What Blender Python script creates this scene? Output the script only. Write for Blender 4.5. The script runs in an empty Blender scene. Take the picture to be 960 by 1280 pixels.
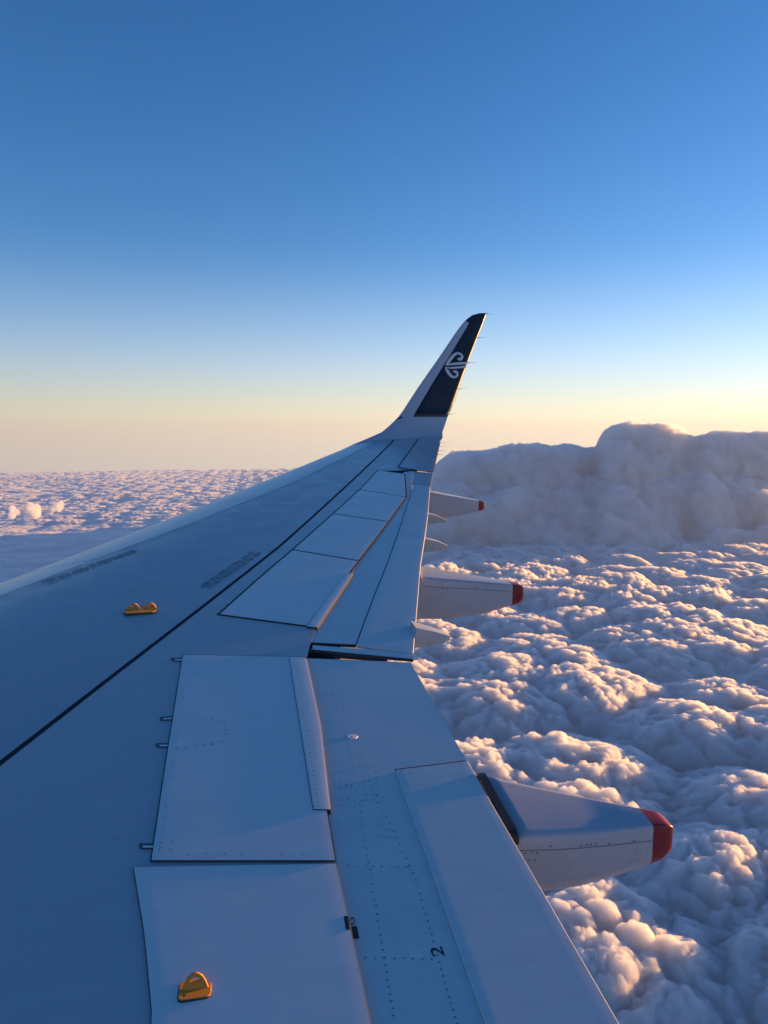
import bpy, bmesh, math, random
import numpy as np
from mathutils import Vector, Matrix
SC = bpy.context.scene
COL = SC.collection
R = math.radians
random.seed(4); rng = np.random.default_rng(4)

# ------------------------------------------------------------------ camera
YAW, PITCH, ROLL, FPX = 10.9267, 6.4, 0.0, 925.0        # looking out over the starboard wing: +Y outboard, +X aft, +Z up
cam_d = bpy.data.cameras.new('camera'); cam = bpy.data.objects.new('camera', cam_d); COL.objects.link(cam)
cam_d.sensor_fit = 'VERTICAL'; cam_d.sensor_height = 36.0; cam_d.lens = 36.0 * FPX / 1280.0
cam_d.clip_start = 0.05; cam_d.clip_end = 600000.0
yv, pv = R(YAW), R(PITCH)
FWD = np.array([math.sin(yv) * math.cos(pv), math.cos(yv) * math.cos(pv), -math.sin(pv)])
RGT = np.array([math.cos(yv), -math.sin(yv), 0.0]); UPV = np.cross(RGT, FWD)
cam.matrix_world = Matrix([[RGT[i], UPV[i], -FWD[i], 0.0] for i in range(3)] + [[0, 0, 0, 1]])
SC.camera = cam
SC.render.resolution_x, SC.render.resolution_y = 768, 1024

# ------------------------------------------------------------------ sky, sun, exposure
SUN_AZ = 76.0      # degrees aft of straight outboard
SUN_EL = 3.6
sd = np.array([math.sin(R(SUN_AZ)) * math.cos(R(SUN_EL)), math.cos(R(SUN_AZ)) * math.cos(R(SUN_EL)), math.sin(R(SUN_EL))])
W = bpy.data.worlds.new('World'); SC.world = W; W.use_nodes = True
wn = W.node_tree.nodes; wl = W.node_tree.links
bg = wn['Background']
sky = wn.new('ShaderNodeTexSky'); sky.sky_type = 'NISHITA'; sky.sun_disc = False
sky.sun_elevation = R(SUN_EL); sky.sun_rotation = R(SUN_AZ)
sky.altitude = 1000.0; sky.air_density = 0.85; sky.dust_density = 0.25; sky.ozone_density = 1.9
SKY_SAT, SKY_TINT, GLOW, GLOW_COL = 1.26, (1.05, 0.98, 1.23), 0.74, (4.0, 3.62, 3.05)
hs = wn.new('ShaderNodeHueSaturation'); hs.inputs['Saturation'].default_value = SKY_SAT; wl.new(sky.outputs[0], hs.inputs['Color'])
ti = wn.new('ShaderNodeVectorMath'); ti.operation = 'MULTIPLY'; ti.inputs[1].default_value = SKY_TINT; wl.new(hs.outputs[0], ti.inputs[0])
# pale evening glow low over the clouds, the same all round but stronger towards the sun
tcw = wn.new('ShaderNodeTexCoord'); sx = wn.new('ShaderNodeSeparateXYZ'); wl.new(tcw.outputs['Generated'], sx.inputs[0])
mr = wn.new('ShaderNodeMapRange'); mr.interpolation_type = 'SMOOTHSTEP'; mr.inputs['From Min'].default_value = 0.24; mr.inputs['From Max'].default_value = -0.06; mr.inputs['To Min'].default_value = 0.0; mr.inputs['To Max'].default_value = GLOW
wl.new(sx.outputs['Z'], mr.inputs['Value'])
dp_ = wn.new('ShaderNodeVectorMath'); dp_.operation = 'DOT_PRODUCT'; dp_.inputs[1].default_value = (math.sin(R(SUN_AZ)), math.cos(R(SUN_AZ)), 0.0); wl.new(tcw.outputs['Generated'], dp_.inputs[0])
am = wn.new('ShaderNodeMath'); am.operation = 'MULTIPLY_ADD'; am.inputs[1].default_value = 0.50; am.inputs[2].default_value = 0.72; wl.new(dp_.outputs['Value'], am.inputs[0])
far_ = wn.new('ShaderNodeMapRange'); far_.interpolation_type = 'SMOOTHSTEP'; far_.inputs['From Min'].default_value = -0.75; far_.inputs['From Max'].default_value = 0.0; wl.new(dp_.outputs['Value'], far_.inputs['Value'])
lo_ = wn.new('ShaderNodeMapRange'); lo_.interpolation_type = 'SMOOTHSTEP'; lo_.inputs['From Min'].default_value = 0.13; lo_.inputs['From Max'].default_value = 0.0; wl.new(sx.outputs['Z'], lo_.inputs['Value'])
gp = wn.new('ShaderNodeMix'); gp.data_type = 'VECTOR'; gp.inputs[4].default_value = (2.9, 3.25, 3.95); gp.inputs[5].default_value = GLOW_COL; wl.new(lo_.outputs[0], gp.inputs['Factor'])   # pale blue above, cream low down
gm = wn.new('ShaderNodeMix'); gm.data_type = 'VECTOR'; gm.inputs[4].default_value = (1.9, 2.1, 3.0); wl.new(gp.outputs[1], gm.inputs[5]); wl.new(far_.outputs[0], gm.inputs['Factor'])   # away from the sun the horizon is dusky blue
gc = wn.new('ShaderNodeVectorMath'); gc.operation = 'SCALE'; wl.new(gm.outputs[1], gc.inputs[0]); wl.new(am.outputs[0], gc.inputs['Scale'])
mxw = wn.new('ShaderNodeMix'); mxw.data_type = 'VECTOR'; wl.new(mr.outputs[0], mxw.inputs['Factor']); wl.new(ti.outputs[0], mxw.inputs[4]); wl.new(gc.outputs[0], mxw.inputs[5])
wl.new(mxw.outputs[1], bg.inputs[0]); bg.inputs[1].default_value = 0.088
sun_d = bpy.data.lights.new('sun', 'SUN'); sun_d.energy = 4.6; sun_d.angle = R(0.5); sun_d.color = (1.0, 0.49, 0.14)
sun = bpy.data.objects.new('sun', sun_d); COL.objects.link(sun)
sun.rotation_euler = Vector(sd.tolist()).to_track_quat('Z', 'Y').to_euler()
SC.view_settings.view_transform = 'Standard'; SC.view_settings.look = 'None'
SC.view_settings.exposure = 1.58; SC.view_settings.gamma = 1.0
SC.cycles.use_denoising = True
SC.cycles.max_bounces = 16; SC.cycles.diffuse_bounces = 3; SC.cycles.volume_bounces = 9; SC.cycles.glossy_bounces = 3
SC.cycles.caustics_reflective = False; SC.cycles.caustics_refractive = False
SC.cycles.sample_clamp_indirect = 4.0

# ------------------------------------------------------------------ materials
def mat(name, col, rough=0.4, metal=0.0, coat=0.0, var=0.0, vscale=3.0, streak=0.0, spec=0.5, bump=0.0):
    m = bpy.data.materials.new(name); m.use_nodes = True
    nt = m.node_tree; n = nt.nodes; l = nt.links; b = n['Principled BSDF']
    b.inputs['Base Color'].default_value = (*col, 1); b.inputs['Roughness'].default_value = rough
    b.inputs['Metallic'].default_value = metal; b.inputs['Coat Weight'].default_value = coat
    b.inputs['Specular IOR Level'].default_value = spec
    if var or streak or bump:
        tc = n.new('ShaderNodeTexCoord')
        no = n.new('ShaderNodeTexNoise'); no.inputs['Scale'].default_value = vscale; no.inputs['Detail'].default_value = 7; no.inputs['Roughness'].default_value = 0.65
        l.new(tc.outputs['Object'], no.inputs['Vector'])
        mp = n.new('ShaderNodeMapping'); mp.inputs['Scale'].default_value = (0.5, 7.0, 1.0)
        l.new(tc.outputs['Object'], mp.inputs['Vector'])
        n2 = n.new('ShaderNodeTexNoise'); n2.inputs['Scale'].default_value = 2.6; n2.inputs['Detail'].default_value = 6
        l.new(mp.outputs[0], n2.inputs['Vector'])
        ad = n.new('ShaderNodeMath'); ad.operation = 'MULTIPLY_ADD'
        l.new(no.outputs['Fac'], ad.inputs[0]); ad.inputs[1].default_value = var; ad.inputs[2].default_value = 1 - var / 2 - streak / 2
        a2 = n.new('ShaderNodeMath'); a2.operation = 'MULTIPLY_ADD'
        l.new(n2.outputs['Fac'], a2.inputs[0]); a2.inputs[1].default_value = streak; l.new(ad.outputs[0], a2.inputs[2])
        vm = n.new('ShaderNodeVectorMath'); vm.operation = 'SCALE'; vm.inputs[0].default_value = col
        l.new(a2.outputs[0], vm.inputs['Scale']); l.new(vm.outputs[0], b.inputs['Base Color'])
        rm = n.new('ShaderNodeMapRange'); rm.inputs['To Min'].default_value = max(0.05, rough - 0.10); rm.inputs['To Max'].default_value = rough + 0.10
        rm.inputs['From Min'].default_value = 0.3; rm.inputs['From Max'].default_value = 0.7
        l.new(no.outputs['Fac'], rm.inputs['Value']); l.new(rm.outputs[0], b.inputs['Roughness'])
        if bump:
            bp = n.new('ShaderNodeBump'); bp.inputs['Strength'].default_value = bump; bp.inputs['Distance'].default_value = 0.01
            n3 = n.new('ShaderNodeTexNoise'); n3.inputs['Scale'].default_value = 1.7; n3.inputs['Detail'].default_value = 2
            l.new(tc.outputs['Object'], n3.inputs['Vector']); l.new(n3.outputs['Fac'], bp.inputs['Height']); l.new(bp.outputs[0], b.inputs['Normal'])
    return m
M = {}
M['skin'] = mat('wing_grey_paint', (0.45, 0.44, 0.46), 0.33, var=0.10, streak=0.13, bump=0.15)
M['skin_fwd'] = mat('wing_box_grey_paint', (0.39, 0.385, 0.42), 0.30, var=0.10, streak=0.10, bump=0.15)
M['panel'] = mat('panel_grey_paint', (0.70, 0.68, 0.66), 0.36, var=0.10, streak=0.14, vscale=4.0, bump=0.15)
M['flap'] = mat('flap_grey_paint', (0.63, 0.635, 0.62), 0.38, var=0.10, streak=0.16, vscale=5.0, bump=0.15)
M['slat'] = mat('bare_slat_metal', (0.50, 0.54, 0.58), 0.30, metal=0.5)
M['emblem'] = mat('emblem_silver_paint', (0.62, 0.66, 0.72), 0.4)
M['lip'] = mat('pale_spoiler_lip', (0.74, 0.72, 0.70), 0.4, var=0.06)
M['edge'] = mat('panel_edge_shaded', (0.045, 0.05, 0.06), 0.7, spec=0.2)  # shade put into the plate edges' colour, so low sun leaves no glint
M['gap'] = mat('dark_gap_sealant', (0.02, 0.022, 0.03), 0.7)
M['seal'] = mat('rubber_seal', (0.03, 0.03, 0.04), 0.6)
M['beige'] = mat('worn_metal_seal', (0.35, 0.31, 0.29), 0.5, var=0.2)
M['black'] = mat('black_marking', (0.012, 0.012, 0.016), 0.5)
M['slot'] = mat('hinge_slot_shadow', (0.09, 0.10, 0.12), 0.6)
M['faint'] = mat('faded_marking', (0.09, 0.10, 0.13), 0.55)
M['rivet'] = mat('rivet_dark', (0.20, 0.225, 0.27), 0.5)
M['white'] = mat('white_plate', (0.75, 0.76, 0.76), 0.4)
M['orange'] = mat('orange_fitting_paint', (0.72, 0.27, 0.025), 0.62, var=0.15, vscale=20)
M['red'] = mat('red_tail_paint', (0.21, 0.010, 0.016), 0.35, var=0.12, vscale=9)
M['fair'] = mat('fairing_grey_paint', (0.40, 0.43, 0.47), 0.32, var=0.10, streak=0.13)
M['navy'] = mat('winglet_black_paint', (0.015, 0.017, 0.025), 0.30, var=0.05)
M['wlet'] = mat('winglet_grey_paint', (0.42, 0.46, 0.52), 0.35, var=0.06)
M['wick'] = mat('wick_dark', (0.05, 0.045, 0.05), 0.6)
M['fuse'] = mat('fuselage_white_paint', (0.7, 0.71, 0.72), 0.3, var=0.04)

# ------------------------------------------------------------------ wing shape (metres)
H0, DIH, FLEX, PITCHUP = 1.80, 0.0710, 0.0016, 0.050
def xLE(y): return -6.985 + 0.6053 * y - 0.07
def xTE(y): return np.where(y < 4.45, 1.03, -0.2458 + 0.285 * y) + 0.11 * np.clip((y - 14.2) / 1.1, 0, 1) ** 1.5
def chord(y): return np.maximum(xTE(y) - xLE(y), 0.8)
def camber(t):
    tt = np.clip(t, 0.0, 1.0)
    f = 0.040 * (np.clip(0.4 - tt, 0, 1) / 0.4) ** 2.2
    k = np.clip(1 - tt / 0.05, 0, 1)
    f = f + 0.022 * (1 - np.sqrt(1 - k * k))
    return f + 0.006 * (np.clip(tt - 0.4, 0, 1) / 0.6) ** 1.6
def S(x, y):
    x = np.asarray(x, float); y = np.asarray(y, float)
    c = chord(y); t = (x - xLE(y)) / c
    return -H0 + DIH * y + FLEX * y * y - camber(t) * c + 0.10 * np.clip(y - 14.9, 0, 9) ** 2 + PITCHUP * (x - 1.0)
def ray(px, py): return FWD + RGT * ((px - 480) / FPX) - UPV * ((py - 640) / FPX)
def U(px, py, off=0.0):
    "where the sight line of a photo point meets the wing surface raised by off -> (x, y) in plan"
    d = ray(px, py); lo, hi = 0.8, 30.0
    ts = np.linspace(lo, hi, 4000); g = d[2] * ts - (S(d[0] * ts, d[1] * ts) + off)
    i = np.argmax(g < 0)
    if g[i] >= 0: i = 3999
    if i == 0: i = 1
    a, b = ts[i - 1], ts[i]; f = g[i - 1] / (g[i - 1] - g[i]) if g[i - 1] != g[i] else 0
    tt = a + (b - a) * f
    return np.array([d[0] * tt, d[1] * tt])
def UP(pts, off=0.0): return np.array([U(*p, off) for p in pts])
def atY(px, py, y): d = ray(px, py); return d * (y / d[1])
def atZ(px, py, z): d = ray(px, py); return d * (z / d[2])

# ------------------------------------------------------------------ object helpers
def link(o, parent=None):
    COL.objects.link(o)
    if parent is not None: o.parent = parent
    return o
def mesh(name, verts, faces, material, parent=None, smooth=False, mats=None, fmat=None):
    me = bpy.data.meshes.new(name); me.from_pydata([tuple(map(float, v)) for v in verts], [], [tuple(map(int, f)) for f in faces])
    for mm in (mats or [material]): me.materials.append(mm)
    if fmat is not None: me.polygons.foreach_set('material_index', np.array(fmat, dtype=np.int32))
    if smooth: me.polygons.foreach_set('use_smooth', np.ones(len(faces), dtype=bool))
    me.update(); me.validate()
    return link(bpy.data.objects.new(name, me), parent)
def empty(name, loc, label, cat, group=None):
    o = bpy.data.objects.new(name, None); COL.objects.link(o); o.location = loc
    o['label'] = label; o['category'] = cat; o['kind'] = 'thing'
    if group: o['group'] = group
    return o
def bevel_smooth(o, w, seg=2, ang=40):
    b = o.modifiers.new('bevel', 'BEVEL'); b.material = 1 if len(o.data.materials) > 1 else -1; b.width = w; b.segments = seg; b.limit_method = 'ANGLE'; b.angle_limit = R(ang)
    o.data.polygons.foreach_set('use_smooth', np.ones(len(o.data.polygons), dtype=bool))
    wn_ = o.modifiers.new('wn', 'WEIGHTED_NORMAL'); wn_.keep_sharp = True
    return o
def resample(P, n):
    P = np.asarray(P, float); d = np.r_[0, np.cumsum(np.linalg.norm(np.diff(P, axis=0), axis=1))]
    q = np.linspace(0, d[-1], n); return np.c_[np.interp(q, d, P[:, 0]), np.interp(q, d, P[:, 1])]
def coons(a, b, c, d, nu, nv):
    "a: bottom edge (u), b: top edge (u), c: left edge (v), d: right edge (v); plan polylines"
    A, B, Cc, D = resample(a, nu), resample(b, nu), resample(c, nv), resample(d, nv)
    u = np.linspace(0, 1, nu)[None, :, None]; v = np.linspace(0, 1, nv)[:, None, None]
    G = (1 - v) * A[None] + v * B[None] + (1 - u) * Cc[:, None] + u * D[:, None]
    G -= (1 - u) * (1 - v) * A[0] + u * (1 - v) * A[-1] + (1 - u) * v * B[0] + u * v * B[-1]
    return G
def slab(name, G, off, thick, material, parent, bev=0.003, bump=None, edge=None):
    "a thin curved plate lying on the wing surface"
    nv, nu, _ = G.shape; X, Y = G[..., 0].ravel(), G[..., 1].ravel(); Z = S(X, Y) + off
    if bump is not None: Z = Z + bump(G).ravel()
    top = np.c_[X, Y, Z]; bot = np.c_[X, Y, Z - thick]; N = nu * nv
    F = []
    # orientation
    e1 = G[0, -1] - G[0, 0]; e2 = G[-1, 0] - G[0, 0]; flip = (e1[0] * e2[1] - e1[1] * e2[0]) < 0
    for j in range(nv - 1):
        for i in range(nu - 1):
            q = (j * nu + i, j * nu + i + 1, (j + 1) * nu + i + 1, (j + 1) * nu + i)
            F.append(q if not flip else q[::-1]); qb = tuple(k + N for k in q)
            F.append(qb[::-1] if not flip else qb)
    rim = [i for i in range(nu)] + [j * nu + nu - 1 for j in range(1, nv)] + [(nv - 1) * nu + i for i in range(nu - 2, -1, -1)] + [j * nu for j in range(nv - 2, 0, -1)]
    for k in range(len(rim)):
        a, b = rim[k], rim[(k + 1) % len(rim)]
        q = (a, a + N, b + N, b); F.append(q if not flip else q[::-1])
    nt_ = 2 * (nv - 1) * (nu - 1)
    o = mesh(name, np.r_[top, bot], F, None, parent, mats=[material, edge or M['edge']], fmat=[0] * nt_ + [1] * (len(F) - nt_))
    if bev: bevel_smooth(o, bev, 2, 50)
    return o
def quadslab(name, pa, pb, pc, pd, off, thick, material, parent, n=(10, 10), bev=0.003, inset=0.0, **k):
    "corner polylines in photo points: pa along near edge L->R, pb far edge L->R, pc left near->far, pd right near->far"
    e = [UP(p, off) for p in (pa, pb, pc, pd)]
    G = coons(*e, *n)
    if inset:
        ce = G.mean(axis=(0, 1)); nv, nu, _ = G.shape
        us = np.linspace(-1, 1, nu)[None, :, None]; vs = np.linspace(-1, 1, nv)[:, None, None]
        du = (G[:, -1:] - G[:, :1]); dv = (G[-1:] - G[:1])
        G = G - us * inset * du / np.linalg.norm(du, axis=2, keepdims=True) - vs * inset * dv / np.linalg.norm(dv, axis=2, keepdims=True)
    return slab(name, G, off, thick, material, parent, bev, **k)
def strip(name, xa, xb, ys, off, thick, material, parent, nu=8, bev=0.003, power=1.0, edge=None):
    "spanwise plate between two chordwise lines xa(y), xb(y)"
    G = np.zeros((len(ys), nu, 2)); s = np.linspace(0, 1, nu) ** power
    for j, y in enumerate(ys):
        G[j, :, 0] = xa(y) + (xb(y) - xa(y)) * s; G[j, :, 1] = y
    return slab(name, G, off, thick, material, parent, bev, edge=edge)
def line(pts, off=0.0, lo=None, hi=None):
    P = UP(pts, off); P = P[np.argsort(P[:, 1])]
    def f(y):
        if y < P[0, 1]: k = (P[1, 0] - P[0, 0]) / (P[1, 1] - P[0, 1]) if lo is None else lo; return P[0, 0] + k * (y - P[0, 1])
        if y > P[-1, 1]: k = (P[-1, 0] - P[-2, 0]) / (P[-1, 1] - P[-2, 1]) if hi is None else hi; return P[-1, 0] + k * (y - P[-1, 1])
        return float(np.interp(y, P[:, 1], P[:, 0]))
    f.P = P
    return f

# ------------------------------------------------------------------ the wing
wing = empty('airliner_wing', (0, 0, 0), 'pale grey swept airliner wing with upturned winglet, seen from a cabin window', 'wing')
Y0, YT = -0.12, 15.3                                    # root and start of the winglet blend
spar = line([(0, 955), (135, 850), (270, 746), (350, 683), (490, 553)])
seam = line([(0, 745), (125, 697), (240, 654), (360, 606), (470, 552)])

xs = lambda *q: line(list(q))
# rear edge of the fixed skin and of the spoilers
kin = UP([(465, 1280), (420, 1076), (405, 1011), (386, 822)]); kout = UP([(397, 784), (442, 716), (449, 701), (486, 652), (508, 620)])
def K(y):
    if y < kin[-1, 1]:
        o = np.argsort(kin[:, 1]); return float(np.interp(y, kin[o, 1], kin[o, 0]))
    P = np.vstack([kin[-1:], UP([(391, 800)]), kout])
    return float(np.interp(y, P[:, 1], P[:, 0]))
yA0 = U(517, 587)[1]
def skinrear(y):
    if y < yA0: return K(y) - 0.012
    return float(xTE(y))

# hidden carcass under the panels, and the underside
ys = np.r_[np.linspace(Y0, 14.0, 44), np.linspace(14.2, YT, 10)]; tt = np.linspace(0.03, 0.90, 40)
def zlow(t, y):
    c = chord(y); zl = S(xLE(y), y) - 0.012 * c
    p = np.where(t < 0.3, np.sqrt(np.clip(t / 0.3, 0, 1) * (2 - np.clip(t / 0.3, 0, 1))), 1 - ((t - 0.3) / 0.7) ** 1.3 * 0.85)
    return zl - 0.055 * c * p
V = []; F = []; FM = []; n = len(tt)
for y in ys:
    x = xLE(y) + tt * chord(y); zt = S(x, y) - 0.058
    zb = np.minimum(zlow(tt, y), zt - 0.01)
    V += [(x[i], y, zt[i]) for i in range(n)] + [(x[i], y, zb[i]) for i in range(n)]
for j in range(len(ys) - 1):
    a, b = j * 2 * n, (j + 1) * 2 * n
    for i in range(n - 1):
        F.append((a + i, a + i + 1, b + i + 1, b + i)); FM.append(0)
        F.append((a + n + i, b + n + i, b + n + i + 1, a + n + i + 1)); FM.append(1)
    F.append((a + n - 1, a + 2 * n - 1, b + 2 * n - 1, b + n - 1)); FM.append(0)
    F.append((a, b, b + n, a + n)); FM.append(0)
F.append(tuple(range(n)) + tuple(range(2 * n - 1, n - 1, -1))); FM.append(0)
b = (len(ys) - 1) * 2 * n; F.append(tuple(b + i for i in range(n)) + tuple(b + i for i in range(2 * n - 1, n - 1, -1))); FM.append(1)
mesh('wing_box', V, F, None, wing, mats=[M['gap'], M['fair']], fmat=FM)

# leading edge slats: profile wraps round the nose
sl_cuts = [Y0] + sorted([U(98, 703)[1], U(290, 627)[1], U(385, 585)[1]]) + [YT]
for a, b in zip(sl_cuts[:-1], sl_cuts[1:]):
    V = []; F = []; yy = np.linspace(a + 0.006, b - 0.006, max(6, int((b - a) / 0.35)))
    for y in yy:
        c = chord(y); ts = (seam(y) - 0.010 - xLE(y)) / c
        up = ts * np.linspace(1, 0, 15) ** 1.8; x = xLE(y) + up * c; P = list(zip(x, S(x, y)))
        for tl in (0.002, 0.006, 0.014, 0.03, 0.06, 0.10): P.append((xLE(y) + tl * c, float(zlow(np.array(tl), y)) + 0.002 - 0.004))
        P.append((x[0], P[0][1] - 0.03)); V += [(p, y, q) for p, q in P]
    m_ = len(P)
    for j in range(len(yy) - 1):
        for i in range(m_): k = (i + 1) % m_; F.append((j * m_ + i, j * m_ + k, (j + 1) * m_ + k, (j + 1) * m_ + i))
    F.append(tuple(range(m_ - 1, -1, -1))); F.append(tuple((len(yy) - 1) * m_ + i for i in range(m_)))
    o = mesh('slat', V, F, M['slat'], wing)
    o.data.polygons.foreach_set('use_smooth', np.ones(len(F), dtype=bool)); bevel_smooth(o, 0.002, 1, 50)

# skins
ysf = np.r_[np.linspace(Y0, 14.0, 50), np.linspace(14.2, YT, 10)]
strip('leading_edge_strip', lambda y: seam(y), lambda y: seam(y) + 0.055, ysf, -0.001, 0.02, M['skin'], wing, nu=3, bev=0.002)
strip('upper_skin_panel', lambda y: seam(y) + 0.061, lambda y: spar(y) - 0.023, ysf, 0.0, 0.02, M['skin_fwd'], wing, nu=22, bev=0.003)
strip('spar_sealant_strip', lambda y: spar(y) - 0.022, lambda y: spar(y) + 0.015, ysf, -0.007, 0.02, M['gap'], wing, nu=2, bev=0)
P_ = 0
yk0, yk1 = kin[-1, 1] + 0.012, U(391, 786)[1]
ys2 = np.unique(np.r_[np.linspace(Y0, yA0 - 0.002, 48), yk0 - 0.002, yk0, yk1, yA0, np.linspace(yA0 + 0.01, 14.2, 8), np.linspace(14.3, YT, 10)])
strip('rear_skin_panel', lambda y: spar(y) + 0.016, skinrear, ys2, 0.0, 0.02, M['skin'], wing, nu=14, bev=0.002)

# dark plate, then the spoiler on it
def spoiler(pa, pb, pc, pd, n=(12, 12), t=0.006, gap=0.012):
    quadslab('spoiler_gap_seal', pa, pb, pc, pd, 0.0035, 0.003, M['gap'], wing, n, bev=0, inset=-gap * 0.6)
    return quadslab('spoiler', pa, pb, pc, pd, 0.003 + t, t - 0.001, M['panel'], wing, n, bev=0.002, inset=gap)
sp1 = spoiler([(188, 1076), (420, 1076)], [(228, 818), (383, 821)], [(188, 1076), (206, 955), (228, 818)], [(420, 1076), (400, 960), (383, 821)], (16, 20), 0.007, 0.002)
def lip(pa, pb, pc, pd, name='spoiler_trailing_lip'):
    e = [UP(p, 0.02) for p in (pa, pb, pc, pd)]; G = coons(*e, 8, 14)
    u = np.linspace(0, 1, 8)[None, :] * np.ones((14, 1))
    return slab(name, G, 0.013, 0.030, M['lip'], wing, 0.003, bump=lambda g: -0.001 * np.clip((u - 0.5) / 0.5, 0, 1) ** 2)
lip([(391, 1010), (414, 1010)], [(361, 820), (384, 822)], [(391, 1010), (361, 820)], [(414, 1010), (402, 905), (384, 822)])
spoiler([(272, 768), (385, 783)], [(365, 687), (449, 701)], [(272, 768), (318, 727), (365, 687)], [(385, 783), (417, 742), (449, 701)])
lip([(383, 782), (397, 783)], [(432, 716), (442, 715)], [(383, 782), (432, 716)], [(397, 783), (442, 715)])
spoiler([(365, 687), (449, 701)], [(416, 642), (486, 652)], [(365, 687), (416, 642)], [(449, 701), (486, 652)])
spoiler([(416, 642), (486, 652)], [(449, 612), (508, 621)], [(416, 642), (449, 612)], [(486, 652), (508, 621)])
spoiler([(449, 612), (508, 621)], [(472, 588), (506, 592)], [(449, 612), (472, 588)], [(508, 621), (506, 592)])

# inboard fixed panel under the first orange fitting
pl = UP([(190, 1280), (180, 1170), (166, 1083)], 0.008)
kx = K(Y0); pl0 = np.array([pl[0, 0] + 0.02, Y0]); pr = UP([(420, 1079)], 0.008)
Gp = coons(np.array([pl0, [kx - 0.002, Y0]]), np.array([pl[-1], pr[0]]), np.vstack([pl0, pl]), np.array([[K(y) - 0.002, y] for y in np.linspace(Y0, pr[0, 1] - 0.01, 12)] + [pr[0]]), 12, 26)
slab('inboard_fixed_panel', Gp, 0.008, 0.010, M['panel'], wing, 0.003)

# flaps (30 mm below the spoiler edge)
OF = -0.008
tab = line([(495, 962), (545, 1103), (608, 1280)], OF); ytab = U(495, 962, OF)[1]; TEi = 1.04
yI = U(450, 824, OF)[1]
def rearA(y): return tab(y) - 0.006 if y < ytab + 0.006 else TEi
ysA = np.unique(np.r_[np.linspace(Y0, ytab, 30), ytab + 0.0055, ytab + 0.0065, np.linspace(ytab + 0.03, yI, 16)])
Gf = np.zeros((len(ysA), 14, 2))
eL, eR = U(388, 823, OF), U(514, 828, OF)
for j, y in enumerate(ysA):
    a_, b_ = K(y) - 0.05, rearA(y); Gf[j, :, 0] = np.linspace(a_, b_, 14)
    wj = np.clip((y - (yI - 0.8)) / 0.8, 0, 1); Gf[j, :, 1] = y + wj * (eL[1] + (eR[1] - eL[1]) * (Gf[j, :, 0] - eL[0]) / (eR[0] - eL[0]) - yI)
slab('flap', Gf, OF, 0.022, M['flap'], wing, 0.003)
strip('flap_tab', lambda y: tab(y) - 0.005, lambda y: TEi, np.linspace(Y0, ytab - 0.012, 30), OF + 0.007, 0.026, M['flap'], wing, nu=10, bev=0.003, edge=M['flap'])
oT = UP([(517, 823), (520, 781), (526, 706), (530, 680), (535, 645), (541, 591)], OF)
tb = [(445, 806), (465, 752), (485, 702), (496, 671), (512, 622), (518, 589)]
dl = [(384, 803), (390, 780), (428, 715), (440, 695), (476, 650), (500, 618), (504, 590)]
quadslab('flap', [dl[0], tb[0]], [dl[-1], tb[-1]], dl, tb, OF, 0.022, M['flap'], wing, (8, 30), bev=0.003, inset=0.002)
quadslab('flap_end_strip', [(390, 812), (517, 824)], [(390, 806), (517, 816)], [(390, 812), (390, 806)], [(517, 824), (517, 816)], OF - 0.002, 0.022, M['flap'], wing, (10, 3), bev=0.002, inset=0.002)
quadslab('flap_tab', [(445, 806), (517, 816)], [(496, 671), (531, 674)], [(445, 806), (465, 752), (485, 702), (496, 671)], [(517, 816), (520, 781), (526, 706), (531, 674)], OF + 0.004, 0.024, M['flap'], wing, (6, 16), bev=0.003, inset=0.003, edge=M['flap'])
quadslab('flap_tab', [(496, 671), (531, 674)], [(516, 605), (538, 608)], [(496, 671), (512, 622), (516, 605)], [(531, 674), (535, 645), (538, 608)], OF + 0.004, 0.024, M['flap'], wing, (6, 12), bev=0.003, inset=0.003, edge=M['flap'])
quadslab('flap_end_cap', [(516, 605), (538, 608)], [(510, 588), (541, 592)], [(516, 605), (510, 588)], [(538, 608), (541, 592)], -0.012, 0.03, M['skin'], wing, (4, 4), bev=0.003, inset=0.003)
# aileron
quadslab('aileron_gap_seal', [(497, 584), (541, 590)], [(522, 549), (550, 553)], [(497, 584), (522, 549)], [(541, 590), (550, 553)], 0.004, 0.003, M['gap'], wing, (8, 8), bev=0, inset=-0.012)
quadslab('aileron', [(498, 584), (541, 590)], [(523, 549), (550, 553)], [(498, 584), (523, 549)], [(541, 590), (550, 553)], 0.016, 0.012, M['skin'], wing, (8, 8), bev=0.004)
# seal bar in the gap between the flaps
quadslab('gap_seal_bar', [(387, 816), (484, 825)], [(387, 810), (484, 820)], [(387, 816), (387, 810)], [(484, 825), (484, 820)], -0.040, 0.02, M['beige'], wing, (8, 3), bev=0.004)

# hinge slots on the inboard spoiler edge
for a, b, c in (((175, 1057), (191, 1057), 3.0), ((196, 931), (209, 931), 2.2), ((201, 898), (214, 897), 2.0), ((215, 824), (227, 824), 1.8)):
    q = lambda dx0, dy0, dx1, dy1: ([(a[0] + dx0, a[1] + dy1), (b[0] + dx1, b[1] + dy1)], [(a[0] + dx0, a[1] + dy0), (b[0] + dx1, b[1] + dy0)], [(a[0] + dx0, a[1] + dy1), (a[0] + dx0, a[1] + dy0)], [(b[0] + dx1, b[1] + dy1), (b[0] + dx1, b[1] + dy0)])
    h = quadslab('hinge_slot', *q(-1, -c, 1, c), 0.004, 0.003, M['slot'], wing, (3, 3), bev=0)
    quadslab('hinge_arm', *q(3, -c * .1, 1, c * .9), 0.008, 0.004, M['lip'], h, (3, 3), bev=0.001)

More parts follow.
